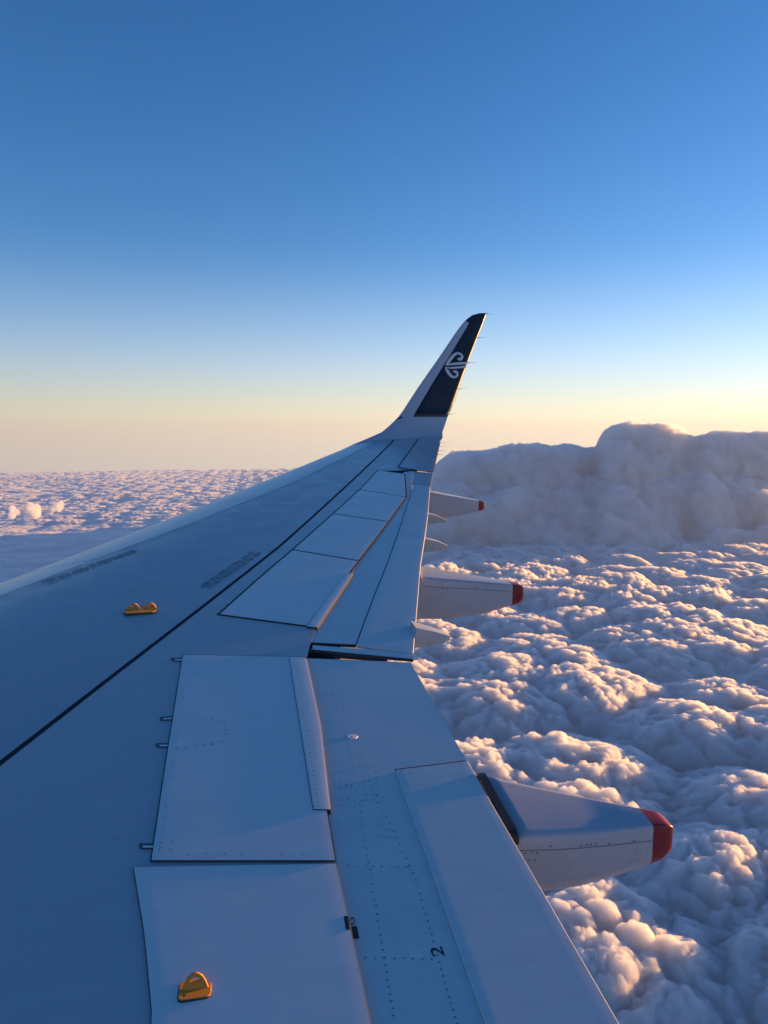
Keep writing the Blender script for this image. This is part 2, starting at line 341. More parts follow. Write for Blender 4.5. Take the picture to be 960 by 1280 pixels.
# ------------------------------------------------------------------ winglet
LEo = [(470, 549), (475, 542), (487, 532), (500, 519), (522, 485), (550, 445), (570, 415), (580, 402), (584, 398.5), (590, 394), (600, 391.2), (606, 390.6)]
TEo = [(550, 552), (551, 545), (555, 535), (559.5, 521), (565, 510), (580, 467), (595, 427), (604, 404), (608.5, 392), (609, 390.2)]
def px_at(L, py):
    P = sorted(L, key=lambda q: q[1]); return float(np.interp(py, [q[1] for q in P], [q[0] for q in P]))
def wy(py): s_ = (552 - py) / 161.0; return YT + 0.42 * min(1, s_ / 0.22) ** 0.6 + 0.62 * max(0, s_)
pys = [540, 534, 528, 521, 512, 500, 488, 476, 464, 452, 440, 428, 417, 408, 403, 399, 396, 394, 392.5, 391.3]
NU = 18; uu = (1 - np.cos(np.linspace(0, math.pi, NU))) / 2
secs = []
p0 = np.array([float(xLE(YT)), YT, float(S(xLE(YT), YT))]); p1 = np.array([float(xTE(YT)), YT, float(S(xTE(YT), YT))])
xx = p0[0] + (p1[0] - p0[0]) * uu; first = np.c_[xx, np.full(NU, YT), S(xx, YT) + 0.001]
rows_in = [first]; rows_out = [first - np.array([0, 0.0, 1.0]) * (0.14 * np.sin(np.pi * uu ** 0.6) + 0.004)[:, None]]
for py in pys:
    y = wy(py); a = atY(px_at(LEo, py), py, y); b = atY(px_at(TEo, py), py, y)
    c = np.linalg.norm(b - a); s_ = (540 - py) / 149.0
    nin = np.array([0, -math.cos(R(12 + 60 * max(0, 0.25 - s_))), math.sin(R(12 + 60 * max(0, 0.25 - s_)))])
    th = 0.05 * np.sin(np.pi * uu ** 0.62) * c
    mid = a[None] + (b - a)[None] * uu[:, None]
    rows_in.append(mid + nin[None] * th[:, None] * 0.8); rows_out.append(mid - nin[None] * (th[:, None] + 0.003))
RI, RO = np.array(rows_in), np.array(rows_out)
# the blend is smoothed so the wing turns up in one sweep
nr = len(RI)
def strip_u(py):   # boundary of the grey leading edge strip, as chord fraction
    bx_ = px_at([(516, 521), (540, 480), (565, 440), (589.5, 399), (604, 391)], py); a, b = px_at(LEo, py), px_at(TEo, py)
    return min(0.95, max(0.02, (bx_ - a) / max(1e-3, b - a)))
V = [tuple(p) for p in RI.reshape(-1, 3)] + [tuple(p) for p in RO.reshape(-1, 3)]; F = []
N = nr * NU
for j in range(nr - 1):
    for i in range(NU - 1):
        q = (j * NU + i, (j + 1) * NU + i, (j + 1) * NU + i + 1, j * NU + i + 1)
        F.append(q); F.append(tuple(k + N for k in q[::-1]))
    F.append((j * NU, j * NU + N, (j + 1) * NU + N, (j + 1) * NU)); F.append((j * NU + NU - 1, (j + 1) * NU + NU - 1, (j + 1) * NU + NU - 1 + N, j * NU + NU - 1 + N))
j = nr - 1; F.append(tuple(j * NU + i for i in range(NU)) + tuple(j * NU + i + N for i in range(NU - 1, -1, -1)))
winglet = mesh('winglet', V, F, None, wing, smooth=True, mats=[M['wlet'], M['navy']], fmat=[1 if (len(f) == 4 and (f[0] % NU) == NU - 1 and (f[1] % NU) == NU - 1 and (f[2] % NU) == NU - 1) else 0 for f in F])  # trailing edge faces coloured black to hide their sunlit line
es_ = winglet.modifiers.new('es', 'EDGE_SPLIT'); es_.split_angle = R(40)
winglet['label'] = 'tall upturned winglet with a black painted face'
from mathutils.bvhtree import BVHTree
bvh = BVHTree.FromPolygons([Vector(v) for v in V], F)
def hit(px, py, off, tree=None):
    d = Vector(ray(px, py).tolist()).normalized(); h = (tree or bvh).ray_cast(Vector((0, 0, 0)), d)
    if h[0] is None: return None
    nrm = h[1] if h[1].dot(d) < 0 else -h[1]
    return h[0] + nrm * off
# painted black face: thin skin laid over the inner side, its own grid of points
dark = []; rowsP = []
for py in np.r_[np.linspace(521, 404, 30)]:
    a, b = px_at(LEo, py), px_at(TEo, py) - 0.1; bx_ = px_at([(516, 521), (540, 480), (565, 440), (589.5, 399)], py)
    rowsP.append([(bx_ + (b - 0.4 - bx_) * u, py) for u in np.linspace(0, 1, 10)])
for py in (401, 399, 397, 395.5, 394, 392.8, 391.8):
    a, b = px_at(LEo, py) + 0.5, px_at(TEo, py) - 0.5; rowsP.append([(a + (b - a) * u, py) for u in np.linspace(0, 1, 10)])
def decal(name, rows, off, material, parent, tree=None, thick=0.002):
    V = []; idx = {}; F = []
    for j, r_ in enumerate(rows):
        for i, p in enumerate(r_):
            h = hit(p[0], p[1], off, tree)
            if h is not None: idx[(j, i)] = len(V); V.append(h)
    for j in range(len(rows) - 1):
        for i in range(len(rows[j]) - 1):
            k = [(j, i), (j + 1, i), (j + 1, i + 1), (j, i + 1)]
            if all(q in idx for q in k):
                v = [idx[q] for q in k]
                if max((Vector(V[v[a]]) - Vector(V[v[(a + 1) % 4]])).length for a in range(4)) < 0.6: F.append(v)
    o = mesh(name, V, F, material, parent, smooth=True)
    s_ = o.modifiers.new('thick', 'SOLIDIFY'); s_.thickness = thick; s_.offset = 0
    return o
decal('black_paint_panel', rowsP, 0.003, M['navy'], winglet)
cap = []
for py in (391.8, 393, 395, 397, 399, 401.5):
    a = px_at(LEo, py) + 0.3; b = px_at([(589.5, 399), (604, 391)], py) + 2; cap.append([(a + (b - a) * u, py) for u in np.linspace(0, 1, 4)])
# spiral fern emblem: ribbons on the black face (points read at 9.6x from 540,380)
def ribbon(pts, ws, k=40):
    P = np.array(pts, float); d = np.r_[0, np.cumsum(np.linalg.norm(np.diff(P, axis=0), axis=1))]; q = np.linspace(0, d[-1], k)
    # Catmull-Rom like smoothing
    X = np.interp(q, d, P[:, 0]); Y = np.interp(q, d, P[:, 1]); w = np.interp(q, d, ws)
    for _ in range(3): X[1:-1] = (X[:-2] + 2 * X[1:-1] + X[2:]) / 4; Y[1:-1] = (Y[:-2] + 2 * Y[1:-1] + Y[2:]) / 4
    tx, ty = np.gradient(X), np.gradient(Y); l_ = np.hypot(tx, ty) + 1e-9; nx, ny = -ty / l_, tx / l_
    return [[(540 + (X[i] + nx[i] * w[i] * s_) / 9.6, 380 + (Y[i] + ny[i] * w[i] * s_) / 9.6) for s_ in (-.5, 0, .5)] for i in range(k)]
for nm, pts, ws in (('upper_curl', [(162, 738), (190, 706), (225, 655), (262, 610), (300, 590), (335, 593), (360, 618), (362, 648), (345, 668), (322, 664), (316, 648)], [8, 34, 36, 34, 28, 24, 26, 28, 32, 36, 36]),
                    ('lower_curl', [(156, 762), (182, 800), (205, 840), (235, 872), (268, 882), (298, 866), (308, 838), (295, 812), (270, 808), (262, 822)], [8, 36, 36, 30, 26, 26, 26, 28, 34, 36]),
                    ('upper_bar', [(165, 738), (230, 722), (330, 714), (430, 708)], [4, 26, 28, 28]),
                    ('lower_bar', [(158, 760), (230, 768), (320, 760), (420, 752)], [4, 22, 26, 28])):
    decal('emblem_' + nm, ribbon(pts, ws), 0.0065, M['emblem'], winglet)
# static wicks
def wick(a, b, y, parent):
    A, B = atY(*a, y), atY(*b, y); d = (B - A); L = np.linalg.norm(d); d /= L
    e1 = np.array([0, 1, 0]) - d * d[1]; e1 /= np.linalg.norm(e1); e2 = np.cross(d, e1); V = []; F = []
    A = A - d * 0.03
    for k, (s_, r_) in enumerate(((0, .006), (.35, .006), (.4, .0035), (1, .002))):
        for q in range(6): V.append(A + d * (L + 0.03) * s_ + (e1 * math.cos(q * math.pi / 3) + e2 * math.sin(q * math.pi / 3)) * r_)
    for k in range(3):
        for q in range(6): F.append((k * 6 + q, k * 6 + (q + 1) % 6, k * 6 + 6 + (q + 1) % 6, k * 6 + 6 + q))
    F += [tuple(range(5, -1, -1)), tuple(18 + q for q in range(6))]
    mesh('static_wick', V, F, M['wick'], parent, smooth=True)
for a, b in (((608, 392.5), (618, 392.3)), ((598, 422), (607, 421.8)), ((586, 453.5), (596, 453)), ((574, 486), (584, 485.3)), ((561, 517.6), (571.5, 517.2))): wick(a, b, wy(a[1]), winglet)
for a, b in (((548, 553), (559, 553.4)), ((547, 557.5), (557.5, 557.8)), ((546, 563), (556.5, 563.3)), ((545, 568.3), (556, 568.6))): wick(a, b, float(U(a[0] - 2, a[1])[1]), wing)
# dark navigation light window at the root of the winglet
decal('light_window', [[(497, 522.5), (499, 519.5), (500.5, 518)], [(496, 523.6), (500, 521.3), (502.5, 520.5)], [(497.5, 524), (500, 523.4), (502.5, 523)]], 0.004, M['black'], winglet)

# ------------------------------------------------------------------ flap track fairings
def fairing(name, st, bottom, ext, redx, zfr=None, nseg=28, label=None, tilt=0.06):
    "st: [(ridge point, y near side, width)], bottom: [(point, y)] -> loft along +X"
    Pn = np.array([atY(*p, y) for p, y, w in st]); wd = np.array([w for _, _, w in st]); Pb = np.array([atY(*p, y) for p, y in bottom])
    x0, x1 = Pn[0, 0] - ext, Pn[-1, 0]
    def ip(x, X, Yv):
        if x < X[0]: return Yv[0] + (Yv[1] - Yv[0]) / (X[1] - X[0]) * (x - X[0]) * 0.6
        return float(np.interp(x, X, Yv))
    xs_ = np.r_[np.linspace(x0, x1 - 0.05, nseg), x1 - np.array([0.035, 0.02, 0.009, 0.0])]
    secs = []
    for x in xs_:
        zt = ip(x, Pn[:, 0], Pn[:, 2]); zt = zt if x >= Pn[0, 0] - 0.01 else min(zt, float(S(x, Pn[0, 1])) - 0.075 - 0.10 * (Pn[0, 0] - x)); zb = ip(x, Pb[:, 0], Pb[:, 2]); yn = ip(x, Pn[:, 0], Pn[:, 1]); w = ip(x, Pn[:, 0], wd)
        e = max(0.0, (x - (x1 - 0.05)) / 0.05); sh = 1 - 0.2 * e ** 3
        yc = yn + w / 2; hz = (zt - zb) / 2; zc = (zt + zb) / 2; sec = []
        for k in range(24):
            a = 2 * math.pi * (k + 0.5) / 24; ca, sa = math.cos(a), math.sin(a)
            ex = 0.13 if sa > 0 else 0.5
            yy_ = math.copysign(abs(ca) ** ex, ca) * w / 2 * sh * (1 if sa > 0 else (1 - 0.25 * abs(sa) ** 2)); zz_ = math.copysign(abs(sa) ** (0.13 if sa > 0 else 0.6), sa) * hz * sh
            if sa > 0: zz_ = min(zz_, hz * sh)
            sec.append((x, yc + yy_, zc + zz_ + tilt * (yy_ + w / 2) * (1 if sa > 0 else 0.3)))
        secs.append(sec)
    def part(nm, k0, k1, material, parent, g=0.0):
        V = [p for s_ in secs[k0:k1 + 1] for p in s_]; F = []; n_ = k1 - k0
        for j in range(n_):
            for i in range(24): k = (i + 1) % 24; F.append((j * 24 + i, (j + 1) * 24 + i, (j + 1) * 24 + k, j * 24 + k))
        F.append(tuple(range(24))); F.append(tuple(n_ * 24 + i for i in range(23, -1, -1)))
        o = mesh(nm, V, F, material, parent)
        o.data.polygons.foreach_set('use_smooth', np.array([len(f) == 4 for f in F])); e_ = o.modifiers.new('es', 'EDGE_SPLIT'); e_.split_angle = R(50)
        return o
    kr = len(xs_) - 1
    if redx is not None: kr = int(np.argmin(abs(xs_ - redx)))
    o = part(name, 0, kr, M['fair'], wing)
    if redx is not None: part('tail_cone', kr, len(xs_) - 1, M['red'], o)
    if label: o['label'] = label
    return o, secs, xs_
f2, f2s, f2x = fairing('flap_track_fairing', [((645, 1046), 2.72, .46), ((700, 1043), 2.71, .36), ((760, 1039), 2.70, .25), ((815, 1032), 2.69, .13), ((843, 1031), 2.685, .09)],
    [((683, 1127), 2.74), ((720, 1118), 2.74), ((770, 1098), 2.74), ((816, 1075), 2.74), ((843, 1056), 2.74)], 0.55, atY(820, 1030, 2.69)[0], label='large grey flap track fairing with dark red tail', tilt=0.13)
f3, f3s, f3x = fairing('flap_track_fairing', [((530, 722), 6.28, .50), ((580, 726), 6.24, .36), ((640, 731), 6.17, .15), ((655, 732), 6.15, .11)],
    [((520, 781), 6.27), ((560, 778), 6.27), ((600, 770), 6.27), ((640, 754), 6.27), ((655, 747), 6.27)], 0.5, atY(641, 731, 6.17)[0], label='middle grey flap track fairing with bright red tail')
f4, f4s, f4x = fairing('flap_track_fairing', [((540, 616), 10.6, .36), ((598, 626), 10.55, .14), ((606, 627), 10.55, .11)],
    [((537, 650), 10.65), ((560, 648), 10.65), ((596, 639), 10.65), ((606, 636), 10.65)], 0.5, atY(597, 626, 10.55)[0], label='farthest grey flap track fairing with bright red tail')
fairing('hinge_fairing', [((520, 785), 4.93, .18), ((545, 790), 4.93, .12), ((563, 795), 4.93, .06)], [((518, 812), 4.96), ((545, 806), 4.96), ((563, 800), 4.96)], 0.25, None)
fairing('hinge_fairing', [((532, 674), 8.1, .18), ((548, 677), 8.1, .12), ((560, 682), 8.1, .06)], [((530, 692), 8.1), ((545, 690), 8.1), ((560, 686), 8.1)], 0.25, None)
fairing('hinge_fairing', [((535, 642), 9.6, .18), ((548, 645), 9.6, .12), ((560, 651), 9.6, .06)], [((533, 657), 9.6), ((547, 655), 9.6), ((560, 653), 9.6)], 0.25, None)
# dark seal where the flap edge meets the near fairing
def seal_band(secs, xs_, parent, x0, x1):
    i = int(np.argmin(abs(xs_ - (x1 + 0.02)))); sA = secs[i]; V = []; F = []
    pts = [p for p in sA if p[2] > (max(q[2] for q in sA) - 0.10)]; pts.sort(key=lambda q: q[1])
    for p in pts: V += [(x0, p[1] - 0.005, p[2] + 0.012), (x1, p[1] - 0.005, p[2] + 0.012)]
    for k in range(len(pts) - 1): F.append((2 * k, 2 * k + 1, 2 * k + 3, 2 * k + 2))
    o = mesh('fairing_seal', V, F, M['black'], parent); s_ = o.modifiers.new('t', 'SOLIDIFY'); s_.thickness = 0.02; s_.offset = 0
seal_band(f2s, f2x, f2, 1.05, 1.085)

def tree_of(o): return BVHTree.FromPolygons([v.co.copy() for v in o.data.vertices], [tuple(p.vertices) for p in o.data.polygons])
def seam_on(o, pts, wpx, tree, name='panel_seam', m_='rivet'):
    rows = []
    P = resample(np.array(pts, float), 24)
    for i, p in enumerate(P): rows.append([(p[0], p[1] - wpx / 2), (p[0], p[1] + wpx / 2)])
    decal(name, rows, 0.0015, M[m_], o, tree, 0.001)
def dots_on(o, pts, tree, r_=0.005, name='screw_row'):
    V = []; F = []
    for px, py in pts:
        h = hit(px, py, 0.0015, tree)
        if h is None: continue
        n_ = -Vector(ray(px, py).tolist()).normalized(); a = n_.orthogonal().normalized(); b_ = n_.cross(a); k = len(V); V.append(h + n_ * 0.002)
        for q in range(6): V.append(h + a * r_ * math.cos(q * math.pi / 3) + b_ * r_ * math.sin(q * math.pi / 3))
        for q in range(6): F.append((k, k + 1 + q, k + 1 + (q + 1) % 6))
    if V: oo = mesh(name, V, F, M['rivet'], o); oo['kind'] = 'stuff'
T2 = tree_of(f2)
seam_on(f2, [(648, 1063.5), (700, 1062), (760, 1057), (815, 1051)], 0.9, T2)
dots_on(f2, [(688, 1057.7), (726, 1056.7), (733, 1055.5), (738, 1055.4), (745, 1054.8), (761, 1054), (792, 1050.7), (818, 1045.7), (656, 1066.5), (664, 1066), (671, 1066), (654.5, 1074), (661.5, 1075), (669, 1075), (613.5, 985), (620.5, 999), (627, 1011), (636, 1025.5), (644, 1039)], T2)
T3 = tree_of(f3)
seam_on(f3, [(531, 733), (580, 736), (638, 739)], 0.7, T3)
dots_on(f3, [(553, 737), (559, 736.5), (561, 740), (553, 741), (594, 734), (598, 734)], T3, 0.008)

# ------------------------------------------------------------------ fasteners (tiny, uncountable rows): one mesh
RV = []; RF = []
def rivet(px, py, off, r_=0.0045):
    x, y = U(px, py, off); z = float(S(x, y)) + off; b = len(RV)
    for q in range(6): RV.append((x + r_ * math.cos(q * math.pi / 3), y + r_ * math.sin(q * math.pi / 3), z + 0.0008))
    RV.append((x, y, z + 0.0018))
    for q in range(6): RF.append((b + q, b + (q + 1) % 6, b + 6))
def rrow(a, b, n, off, r_=0.0045, jit=0.3):
    for k in range(n):
        t = k / max(1, n - 1); rivet(a[0] + (b[0] - a[0]) * t + rng.normal() * jit, a[1] + (b[1] - a[1]) * t + rng.normal() * jit, off, r_ * rng.uniform(0.8, 1.15))
so = 0.010
rrow((235, 836), (201, 1058), 19, so); rrow((238, 822), (355, 823), 14, so, .004)
for p in ((202, 1053), (216, 1052), (200, 1062), (214, 1062), (235, 1068), (258, 1067), (281, 1067), (303, 1068), (328, 1067), (354, 1068), (379, 1067)): rivet(*p, so, .0055)
rrow((234, 895), (266, 897), 5, so, .006); rrow((266, 898), (281, 905), 3, so, .006); rrow((282, 909), (282, 922), 4, so, .006); rrow((277, 927), (266, 930), 2, so, .006); rrow((266, 930), (222, 935), 5, so, .006)
rrow((369, 824), (398, 1008), 34, 0.014, .0045, .2); rrow((366, 850), (392, 1007), 13, 0.014, .004, .2)
fo = OF
rrow((407, 830), (440, 950), 26, fo); rrow((412, 830), (450, 950), 32, fo, .0035); rrow((418, 832), (457, 958), 32, fo, .0035)
rrow((440, 950), (492, 1270), 36, fo); rrow((467, 985), (520, 1100), 14, fo); rrow((520, 1100), (571, 1280), 22, fo, .004)
for y_ in (975, 981, 984): rrow((419, y_), (440, y_), 4, fo, .004)
rrow((428, 999), (452, 1001), 4, fo); rrow((423, 1007), (450, 1008), 5, fo, .004); rrow((436, 1082), (508, 1084), 8, fo); rrow((450, 957), (472, 958), 4, fo, .004)
rrow((455, 970), (458, 1000), 6, fo, .004); rrow((461, 970), (468, 1000), 6, fo, .004); rrow((470, 965), (472, 1010), 7, fo, .004); rrow((474, 1033), (494, 1040), 5, fo, .004); rrow((475, 1046), (490, 1047), 4, fo, .004)
rrow((407, 925), (425, 925), 4, fo, .004); rrow((445, 1197), (540, 1199), 9, fo); rrow((408, 868), (416, 868), 4, fo, .004)
rrow((500, 965), (590, 971), 8, fo + .006, .004); rrow((396, 814), (480, 822), 16, OF, .004)
o = mesh('rivet_rows', RV, RF, M['rivet'], wing); o['kind'] = 'stuff'

# lettering and marks, laid on the surface
def text_on(name, txt, p0, p1, hpx, off, material, parent, flipped=False):
    "baseline runs from photo point p0 to p1; hpx: photo point at cap height above p0"
    cu = bpy.data.curves.new('t', 'FONT'); cu.body = txt; cu.size = 1.0; to = bpy.data.objects.new('t', cu)
    COL.objects.link(to); bpy.context.view_layer.update(); me = bpy.data.meshes.new_from_object(to.evaluated_get(bpy.context.evaluated_depsgraph_get())); bpy.data.objects.remove(to)
    co = np.array([v.co[:] for v in me.vertices]); mn, mx = co.min(0), co.max(0)
    A, B, H = U(*p0, off), U(*p1, off), U(*hpx, off); ux, uy = B - A, H - A
    q = (co[:, :2] - mn[:2]) / (mx[:2] - mn[:2]); XY = A + q[:, :1] * ux + q[:, 1:2] * uy
    V = np.c_[XY, S(XY[:, 0], XY[:, 1]) + off + 0.0015]; Fc = [tuple(p.vertices) for p in me.polygons]
    return mesh(name, V, Fc, material, parent)
text_on('walk_warning_lettering', 'DO NOT WALK OUTSIDE THIS AREA', (262, 737), (327, 692), (259, 733), 0.001, M['faint'], wing)
text_on('walk_warning_lettering', 'DO NOT WALK OUTSIDE THIS AREA', (314, 689), (250, 732), (318, 692), 0.001, M['faint'], wing)
M['ghost'] = mat('ghost_marking', (0.19, 0.20, 0.23), 0.5)
text_on('walk_warning_lettering', 'DO NOT WALK OUTSIDE THIS AREA', (62, 731), (172, 690), (58, 727), 0.001, M['ghost'], wing)
text_on('walk_warning_lettering', 'DO NOT WALK OUTSIDE THIS AREA', (166, 687), (50, 727), (170, 690), 0.001, M['ghost'], wing)
text_on('number_marking', '2', (556.7, 1195.8), (551.7, 1183.3), (541, 1196.5), fo, M['black'], wing)
text_on('letter_marking', 'D', (436, 1156), (437, 1147), (443, 1156), fo, M['black'], wing)
quadslab('black_mark', [(432.5, 1162), (437.5, 1162)], [(429.5, 1145), (435, 1145)], [(432.5, 1162), (429.5, 1145)], [(437.5, 1162), (435, 1145)], 0.0085, 0.002, M['black'], wing, (3, 3), bev=0)
quadslab('black_mark', [(442, 1173), (449, 1172.5)], [(439, 1158), (446, 1157.5)], [(442, 1173), (439, 1158)], [(449, 1172.5), (446, 1157.5)], fo + .002, 0.002, M['black'], wing, (3, 3), bev=0)
def disc(name, px, py, r_, off, material, parent, h=0.002, k=24):
    x, y = U(px, py, off); z = float(S(x, y)) + off
    V = [(x + r_ * math.cos(2 * math.pi * q / k), y + r_ * math.sin(2 * math.pi * q / k), z + h) for q in range(k)] + [(x + r_ * 1.05 * math.cos(2 * math.pi * q / k), y + r_ * 1.05 * math.sin(2 * math.pi * q / k), z - 0.002) for q in range(k)]
    F = [tuple(range(k))] + [(q, q + k, (q + 1) % k + k, (q + 1) % k) for q in range(k)]
    return mesh(name, V, F, material, parent)
dp = disc('drain_plate', 441, 920.5, 0.026, fo, M['white'], wing); disc('drain_hole', 440, 921, 0.006, fo + 0.003, M['black'], dp, 0.001, 12)
disc('access_cover', 520, 1190, 0.022, fo, M['flap'], wing, 0.0008)

# orange lifeline fittings
def fitting(px, py, off, s, label, hh=0.034, humps=1):
    x0, y0 = U(px, py, off); z0 = float(S(x0, y0)) + off
    o = bpy.data.objects.new('lifeline_fitting', None); o.location = (x0, y0, z0); o['label'] = label; link(o, wing)
    def rr(w, d, r_, k=5):
        P = []
        for cx, cy, a0 in ((w / 2 - r_, d / 2 - r_, 0), (-w / 2 + r_, d / 2 - r_, 90), (-w / 2 + r_, -d / 2 + r_, 180), (w / 2 - r_, -d / 2 + r_, 270)):
            for q in range(k): a = R(a0 + 90 * q / (k - 1)); P.append((cx + r_ * math.cos(a), cy + r_ * math.sin(a)))
        return P
    def plate(nm, w, d, r_, z_0, z_1, m_, par):
        P = rr(w, d, r_); n_ = len(P); V = [(a, b, z_1) for a, b in P] + [(a, b, z_0) for a, b in P]; F = [tuple(range(n_)), tuple(range(2 * n_ - 1, n_ - 1, -1))] + [(q, q + n_, (q + 1) % n_ + n_, (q + 1) % n_) for q in range(n_)]
        return bevel_smooth(mesh(nm, V, F, m_, par), 0.0015 * s)
    plate('rim_shadow', 0.098 * s, 0.082 * s, 0.016 * s, -0.004, 0.0015, M['gap'], o)
    plate('base_plate', 0.092 * s, 0.076 * s, 0.014 * s, -0.004, 0.004 * s, M['orange'], o)
    disc_v = [(-0.030 * s + 0.0045 * s * math.cos(q * math.pi / 4), -0.024 * s + 0.0045 * s * math.sin(q * math.pi / 4), 0.0052 * s) for q in range(8)]
    mesh('screw', disc_v, [tuple(range(8))], M['black'], o)
    # upright arch with an eye
    for hx, w in (((0.0, 0.076 * s),) if humps == 1 else ((-0.024 * s, 0.040 * s), (0.024 * s, 0.040 * s))):
        V = []; F = []; h = hh * s
        prof = [(-w / 2, 0), (-w * .42, h * .38), (-w * .30, h * .76), (-w * .12, h), (w * .12, h), (w * .30, h * .76), (w * .42, h * .38), (w / 2, 0)]
        inn = [(-w * .20, h * .50), (-w * .20, h * .56), (-w * .15, h * .68), (-w * .06, h * .76), (w * .06, h * .76), (w * .15, h * .68), (w * .20, h * .56), (w * .20, h * .50)]
        t_ = 0.008 * s; zb_ = 0.003 * s
        for sgn in (-1, 1):
            for p, q in zip(prof, inn): V += [(p[0], sgn * t_ / 2 + p[1] * .6, zb_ + p[1]), (q[0], sgn * t_ / 2 + q[1] * .6, zb_ + q[1])]
        n_ = len(prof) * 2
        for q in range(len(prof) - 1):
            a = 2 * q; F += [(a, a + 2, a + 3, a + 1), (a + n_, a + 1 + n_, a + 3 + n_, a + 2 + n_), (a, a + n_, a + 2 + n_, a + 2), (a + 1, a + 3, a + 3 + n_, a + 1 + n_)]
        F += [(0, 1, 1 + n_, n_), (n_ - 2, 2 * n_ - 2, 2 * n_ - 1, n_ - 1)]
        # bottom web joining both legs
        b0 = len(V)
        for sgn in (-1, 1): V += [(-w / 2, sgn * t_ / 2, zb_), (w / 2, sgn * t_ / 2, zb_), (w * .20, sgn * t_ / 2 + h * .5 * .6, zb_ + h * .50), (-w * .20, sgn * t_ / 2 + h * .5 * .6, zb_ + h * .50)]
        F += [(b0, b0 + 1, b0 + 2, b0 + 3), (b0 + 7, b0 + 6, b0 + 5, b0 + 4), (b0 + 3, b0 + 2, b0 + 6, b0 + 7)]
        eye = bevel_smooth(mesh('rope_eye', V, F, M['orange'], o), 0.001 * s); eye.location.x = hx
fitting(244, 1237, 0.007, 1.05, 'orange lifeline fitting on the pale inboard panel')
fitting(177, 763, 0.0, 2.6, 'worn orange lifeline fitting on the dark forward skin', 0.017, 2)

# ------------------------------------------------------------------ the cloud sea
HC, RE = 3000.0, 2124000.0
def hsh(ix, iy, iz, k):
    h = (ix.astype(np.int64) * 73856093) ^ (iy.astype(np.int64) * 19349663) ^ (iz.astype(np.int64) * 83492791) ^ (k * 2654435761)
    h = (h ^ (h >> 13)) * 1274126177 & 0xffffffff; h = (h ^ (h >> 16)) & 0xffffffff
    h = h * 2246822519 & 0xffffffff; h ^= h >> 15
    return (h & 0xffff).astype(np.float32) / 65535.0
def worley(X, Y, Z, seed):
    "1 - squared distance to the nearest feature point, clipped: rounded tops, sharp creases"
    ix, iy = np.floor(X), np.floor(Y); best = np.full(X.shape, 9.0, np.float32)
    three = Z is not None; iz = np.floor(Z) if three else np.zeros_like(ix)
    for a in (-1, 0, 1):
        for b in (-1, 0, 1):
            for c in ((-1, 0, 1) if three else (0,)):
                cx, cy, cz = ix + a, iy + b, iz + c
                dx = cx + 0.15 + 0.7 * hsh(cx, cy, cz, seed) - X; dy = cy + 0.15 + 0.7 * hsh(cx, cy, cz, seed + 1) - Y; d = dx * dx + dy * dy
                if three: dz = cz + 0.15 + 0.7 * hsh(cx, cy, cz, seed + 2) - Z; d = d + dz * dz
                # individual puff sizes
                d = d * (0.8 + 0.7 * hsh(cx, cy, cz, seed + 3))
                best = np.minimum(best, d)
    return 1 - np.minimum(best, 1.0)
def vnoise(X, Y, seed):
    ix, iy = np.floor(X), np.floor(Y); fx, fy = X - ix, Y - iy; fx = fx * fx * (3 - 2 * fx); fy = fy * fy * (3 - 2 * fy); z = np.zeros_like(ix)
    g = lambda a, b: hsh(ix + a, iy + b, z, seed)
    return (g(0, 0) * (1 - fx) + g(1, 0) * fx) * (1 - fy) + (g(0, 1) * (1 - fx) + g(1, 1) * fx) * fy
def fbm(X, Y, seed, o=4):
    s_, a, t = 0, 0.5, 0
    for k in range(o): s_ = s_ + a * vnoise(X * 2 ** k, Y * 2 ** k, seed + 17 * k); t += a; a *= 0.5
    return s_ / t
def gnormals(P):
    du = np.empty_like(P); dv = np.empty_like(P)
    du[:, 1:-1] = P[:, 2:] - P[:, :-2]; du[:, 0] = P[:, 1] - P[:, 0]; du[:, -1] = P[:, -1] - P[:, -2]
    dv[1:-1] = P[2:] - P[:-2]; dv[0] = P[1] - P[0]; dv[-1] = P[-1] - P[-2]
    n_ = np.cross(du, dv); n_ /= np.linalg.norm(n_, axis=2, keepdims=True) + 1e-12
    n_[n_[..., 2] < 0] *= -1
    return n_
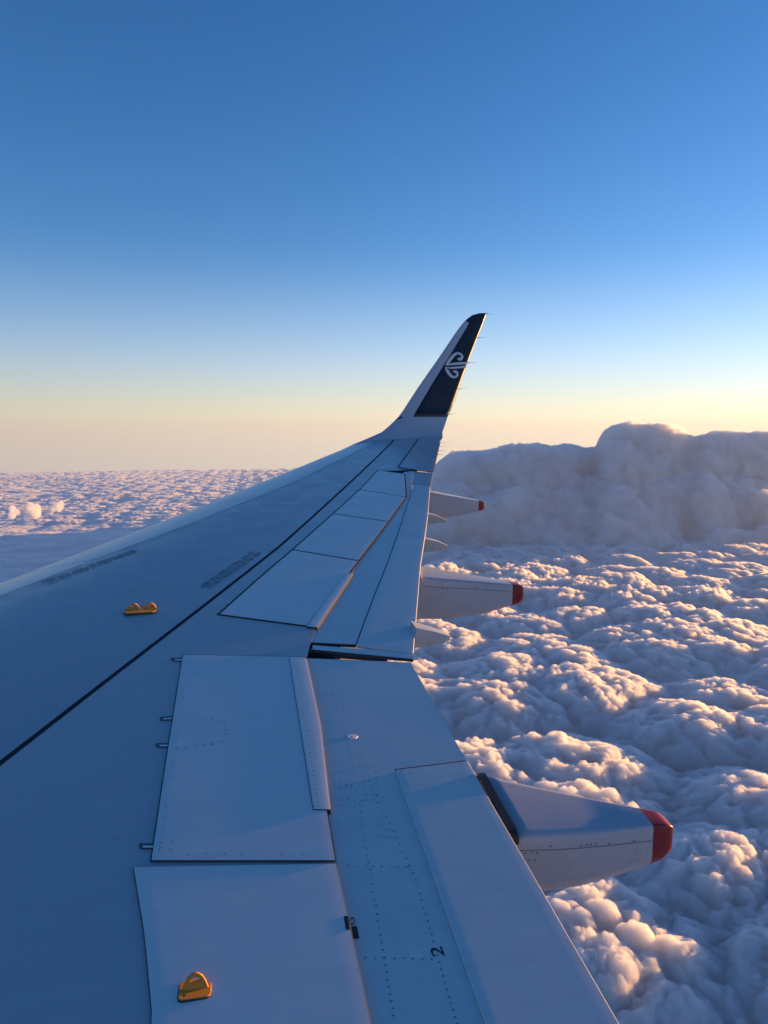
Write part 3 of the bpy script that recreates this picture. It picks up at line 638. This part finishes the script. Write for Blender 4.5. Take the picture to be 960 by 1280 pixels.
def gridmesh(name, P, material, wrap=False, floor=-8600.0):
    "closed cloud body: lumpy top sheet, a skirt down from its rim, a flat bottom"
    nr_, na, _ = P.shape; me = bpy.data.meshes.new(name)
    j, i = np.meshgrid(np.arange(nr_ - 1), np.arange(na if wrap else na - 1), indexing='ij'); i2 = (i + 1) % na
    q = np.stack([j * na + i, j * na + i2, (j + 1) * na + i2, (j + 1) * na + i], -1).reshape(-1, 4)
    v = P.reshape(-1, 3); k = len(q) // 2; a, b, c = v[q[k, 0]], v[q[k, 1]], v[q[k, 2]]; flip = np.cross(b - a, c - a)[2] < 0
    if wrap: rim = (nr_ - 1) * na + np.arange(na)
    else: rim = np.r_[np.arange(na), np.arange(1, nr_) * na + na - 1, (nr_ - 1) * na + np.arange(na - 2, -1, -1), np.arange(nr_ - 2, 0, -1) * na]
    n0 = nr_ * na; nrim = len(rim); low = v[rim].copy(); low[:, 2] = floor
    r2 = n0 + np.arange(nrim); sk = np.stack([rim, r2, np.roll(r2, -1), np.roll(rim, -1)], -1)
    V = np.r_[v, low, [[low[:, 0].mean(), low[:, 1].mean(), floor]]]
    # orientation: skirt follows the top sheet's winding
    def has_edge(a_, b_):   # is a->b traversed by the top sheet?
        m_ = (q == a_).any(1) & (q == b_).any(1); r_ = q[m_][0]; t_ = list(r_); return t_[(t_.index(a_) + 1) % 4] == b_
    keep = has_edge(rim[0], rim[1])
    if not keep: sk = sk[:, ::-1]
    fan = np.stack([np.roll(r2, -1), r2, np.full(nrim, n0 + nrim)], -1)
    if not keep: fan = fan[:, ::-1]
    quads = np.r_[q, sk]; cap = np.arange(na) if wrap else None
    if flip: quads = quads[:, ::-1]; fan = fan[:, ::-1]
    lv = [quads.ravel(), fan.ravel()]; tot = [np.full(len(quads), 4), np.full(len(fan), 3)]
    if cap is not None: lv.append(cap[::-1] if has_edge(0, 1) != flip else cap); tot.append(np.array([na]))
    lv = np.concatenate(lv).astype(np.int32); tot = np.concatenate(tot).astype(np.int32)
    me.vertices.add(len(V)); me.vertices.foreach_set('co', V.astype(np.float32).ravel())
    me.loops.add(len(lv)); me.loops.foreach_set('vertex_index', lv); me.polygons.add(len(tot))
    me.polygons.foreach_set('loop_start', np.r_[0, np.cumsum(tot)[:-1]].astype(np.int32)); me.polygons.foreach_set('loop_total', tot)
    me.materials.append(material); me.update(calc_edges=True)
    return link(bpy.data.objects.new(name, me))
def cloud_mat(name, alb, dens, g=0.35):
    m = bpy.data.materials.new(name); m.use_nodes = True; nt = m.node_tree; n = nt.nodes; l = nt.links; n.remove(n['Principled BSDF'])
    vs = n.new('ShaderNodeVolumeScatter'); vs.inputs['Color'].default_value = (*alb, 1); vs.inputs['Density'].default_value = dens; vs.inputs['Anisotropy'].default_value = g
    l.new(vs.outputs[0], n['Material Output'].inputs['Volume'])
    m.cycles.homogeneous_volume = True
    return m
M['cloud'] = cloud_mat('cloud_white', (0.92, 0.922, 0.935), 0.042)
M['cloud_thin'] = cloud_mat('cloud_thin_white', (0.99, 0.99, 0.99), 0.022)
M['cloud_soft'] = cloud_mat('cloud_soft_shade_tint', (0.86, 0.88, 0.92), 0.010)  # shade on the bank's face is put into this darker, bluer scatter colour
def puff(P, size, amp, seed, r_, px=1.0):
    "push a cloud surface out along its normal in rounded lumps; lumps too small for the mesh at that distance fade out"
    n_ = gnormals(P); f = np.clip(size / (r_ * 0.0028 * px) - 1, 0, 1)[..., None]
    w = worley(P[..., 0] / size, P[..., 1] / size, P[..., 2] / size, seed)
    return P + n_ * ((w - 0.45) * amp)[..., None] * f
AZ0 = YAW
def deck():
    fine = np.linspace(AZ0 - 31, AZ0 + 32, 900); coarse = np.r_[np.linspace(AZ0 + 32, AZ0 + 60, 120)[1:], np.linspace(AZ0 + 60, AZ0 + 329, 90)[1:-1]]
    az = np.radians(np.r_[fine, coarse]); 
    dep = np.radians(np.r_[np.linspace(88, 47, 14)[:-1], np.linspace(47, 12, 520)[:-1], np.linspace(12, 3.2, 300)]); tn = np.tan(dep)
    # H/r + r/(2 RE) = tan(dep)
    disc_ = np.clip(tn * tn - 2 * HC / RE, 0, None); r_ = (tn - np.sqrt(disc_)) * RE
    r_ = np.r_[r_, np.linspace(r_[-1], 120000, 8)[1:]]
    Rr, Az = np.meshgrid(r_, az, indexing='ij'); X, Y = Rr * np.sin(Az), Rr * np.cos(Az)
    base = -HC - Rr ** 2 / (2 * RE)
    spc = Rr * np.maximum(1, np.gradient(np.r_[fine, coarse])[None, :] / 0.11)
    azd = np.degrees(Az) - AZ0
    wx = X + 560 * (fbm(X / 900, Y / 900, 5, 5) - .5); wy_ = Y + 560 * (fbm(X / 900, Y / 900, 9, 5) - .5)
    big = fbm(X / 5200, Y / 5200, 21, 3) - 0.5
    cl = worley(wx / 1100, wy_ / 1100, None, 31)
    h = 200 * big + 300 * (cl - .5) + 700 * np.clip((Rr - 40000) / 40000, 0, 1) * (fbm(X / 9000, Y / 9000, 301, 3) - .5)
    rough_ = np.clip(0.25 + 1.7 * fbm(X / 2600, Y / 2600, 501, 3), 0.5, 1.5)
    for k, (size, amp, seed) in enumerate(((400, 105, 41), (190, 66, 51), (95, 37, 61), (48, 20, 71), (25, 10, 81), (14, 5, 91))):
        f = np.clip(size / (spc * 0.0032) - 1, 0, 1)
        jx = wx + size * 0.55 * (fbm(X / (size * .9), Y / (size * .9), seed + 3, 3) - .5) * 2; jy = wy_ + size * 0.55 * (fbm(X / (size * .9), Y / (size * .9), seed + 5, 3) - .5) * 2
        w = worley(jx / size, jy / size, None, seed)
        h = h + amp * (w - .45) * f * np.clip(0.30 + cl * 1.15, 0.25, 1.3) * rough_
    # calmer, lower layer ahead of the wing (left of the view)
    calm = np.clip((-azd - 4) / 8, 0, 1) * (0.82 + 0.18 * np.clip((32000 + 9000 * (fbm(X / 9000, Y / 9000, 401, 3) - .5) * 2 - Rr) / 9000, 0, 1))
    h = h + 260 * calm * (fbm(X / 7000, Y / 3200, 411, 4) - .5) * 2
    h = h * (1 - 0.78 * calm) + 150 * calm * (fbm(X / 5000, Y / 5000, 421, 2) - .5) * (1 - 0.5 * np.clip((azd - 38) / 10, 0, 1))
    P = np.stack([X, Y, base + h], -1).astype(np.float64)
    return gridmesh('cloud_sea', P, M['cloud'], wrap=True)
o = deck(); o['kind'] = 'structure'; o['label'] = 'rolling sea of sunlit cumulus tops far below the wing'
def bank():
    top = [(455, 670), (500, 640), (530, 606), (548, 588), (566, 575), (580, 572), (605, 570), (628, 566), (640, 563), (652, 562), (672, 560), (690, 564), (712, 561), (730, 564), (744, 564), (752, 550), (762, 538), (775, 533), (790, 531), (805, 536), (820, 534), (840, 534), (852, 541), (866, 549), (878, 545), (890, 539), (905, 540), (922, 543), (945, 542), (965, 543), (1000, 546), (1035, 580), (1070, 660)]
    azs = [math.atan2(ray(p, q)[0], ray(p, q)[1]) for p, q in top]; els = [ray(p, q)[2] / math.hypot(*ray(p, q)[:2]) for p, q in top]
    az = np.linspace(azs[0], azs[-1], 560); k_ = np.r_[np.linspace(-1500, 5300, 330), np.linspace(5400, 13000, 60)]
    Kk, Az = np.meshgrid(k_, az, indexing='ij'); fr = 15700 / (np.cos(Az) - 0.02 * np.sin(Az)); Rr = fr + Kk; X, Y = Rr * np.sin(Az), Rr * np.cos(Az)
    el = np.interp(Az, azs, els)
    # shoulders: the crest line is near, lower shelves step down and forward of it in rounded tiers
    foot = fr + 1600 * (fbm(Az * 9, Az * 0, 77, 3) - .5); crest = fr + 4000
    s_ = np.clip((Rr - foot) /  (crest - foot), 0, 1); zt = (crest + 200) * el - 210
    back = np.clip((13000 - Kk) / 7000, 0, 1)
    tier = s_ + 0.04 * np.sin(s_ * 16 + 9 * fbm(X / 3000, Y / 3000, 99, 2)) * (1 - s_) * 2
    z0 = -HC - 700
    z = z0 + (zt - z0) * np.clip(tier, 0, 1) ** 1.0 * np.sqrt(back) + 260 * (fbm(X / 2600, Y / 2600, 12, 4) - .5) * (1 - s_ ** 3)
    P = np.stack([X, Y, z], -1)
    lean = 0.75 * np.clip((4600 - Kk) / 1800, 0, 1); D = np.stack([-lean * X / Rr, -lean * Y / Rr, np.ones_like(Rr)], -1); D /= np.linalg.norm(D, axis=2, keepdims=True)
    P0 = P + 500 * np.stack([fbm(X / 1500, (Y + z) / 1500, 201, 4) - .5, fbm(Y / 1500, (X + z) / 1500, 203, 4) - .5, fbm(Y / 1500, (X - z) / 1500, 207, 4) - .5], -1)
    rim_ = np.clip(np.minimum(np.arange(560), np.arange(560)[::-1]) / 16.0, 0, 1)[None, :, None]
    tot = 0
    for size, amp, seed in ((2600, 260, 151), (1300, 300, 155), (650, 250, 161), (320, 145, 171), (160, 72, 181), (80, 32, 191)):
        Q = (P0 + D * np.asarray(tot)[..., None] if np.ndim(tot) else P0) * (np.array([0.5, 0.5, 1.0]) if size > 500 else np.array([0.8, 0.8, 1.0]))
        tot = tot + (worley(Q[..., 0] / size, Q[..., 1] / size, Q[..., 2] / size, seed) - .45) * amp
    P = P + D * tot[..., None] * rim_
    o = gridmesh('cloud_bank', P, M['cloud_soft'], floor=-4300.0); o['label'] = 'towering shade-tinted blue-grey cloud bank with bright top edge behind the fairing tails'; o['category'] = 'cloud'; o['kind'] = 'thing'
bank()
def cloudlet(px, py, dist, rad, seed, label):
    d = ray(px, py); c = d / np.linalg.norm(d) * dist; rg = np.random.default_rng(seed)
    me = bpy.data.meshes.new('small_cloud'); bm = bmesh.new(); bmesh.ops.create_icosphere(bm, subdivisions=5, radius=1.0)
    N_ = np.array([v.co[:] for v in bm.verts]); blobs = [(rg.normal(size=3) * np.array([.45, .3, .38]), rg.uniform(.35, .7)) for _ in range(7)]
    Rd = np.full(len(N_), 0.25)
    for b_, r_ in blobs:
        pr = N_ @ b_; q = r_ * r_ - (b_ @ b_ - pr ** 2); Rd = np.maximum(Rd, np.where(q > 0, pr + np.sqrt(np.clip(q, 0, None)), 0))
    P = N_ * Rd[:, None] * rad
    for sz, am in ((.4, .22), (.18, .10), (.09, .05)):
        w = worley(P[:, 0] / (sz * rad) + 50, P[:, 1] / (sz * rad) + 50, P[:, 2] / (sz * rad) + 50, seed); P = P + N_ * ((w - .3) * am * rad)[:, None]
    for v, p in zip(bm.verts, P): v.co = p
    for f in bm.faces: f.smooth = True
    bm.to_mesh(me); bm.free(); me.materials.append(M['cloud_thin']); o = bpy.data.objects.new('small_cloud', me); o.location = c.tolist(); link(o)
    o['label'] = label; o['category'] = 'cloud'; o['kind'] = 'thing'; o['group'] = 'small pink clouds floating over the haze'
cloudlet(16, 641, 12000, 75, 3, 'lowest and palest small pink cloud at the frame edge')
cloudlet(41, 636, 12300, 112, 5, 'brightest small pink cloud with a tall puffy top')
cloudlet(72, 632, 12800, 88, 8, 'faint small pink cloud nearest the wing')

# ------------------------------------------------------------------ air
HAZE = True
if HAZE:
    L = 122000.0; zb_, zt_ = -9800.0, 800.0
    V = [(sx * L, sy * L, z) for z in (zb_, zt_) for sx, sy in ((-1, -1), (1, -1), (1, 1), (-1, 1))]
    o = mesh('haze', V, [(3, 2, 1, 0), (4, 5, 6, 7), (0, 1, 5, 4), (1, 2, 6, 5), (2, 3, 7, 6), (3, 0, 4, 7)], bpy.data.materials.new('haze_air')); o['kind'] = 'stuff'; o['label'] = 'pale bluish haze between the wing and the far clouds'
    m = o.data.materials[0]; m.use_nodes = True; n = m.node_tree.nodes; n.remove(n['Principled BSDF'])
    vp = n.new('ShaderNodeVolumePrincipled'); vp.inputs['Color'].default_value = (0.56, 0.73, 1.0, 1); vp.inputs['Density'].default_value = 5.0e-6; vp.inputs['Anisotropy'].default_value = 0.2
    m.node_tree.links.new(vp.outputs[0], n['Material Output'].inputs['Volume'])
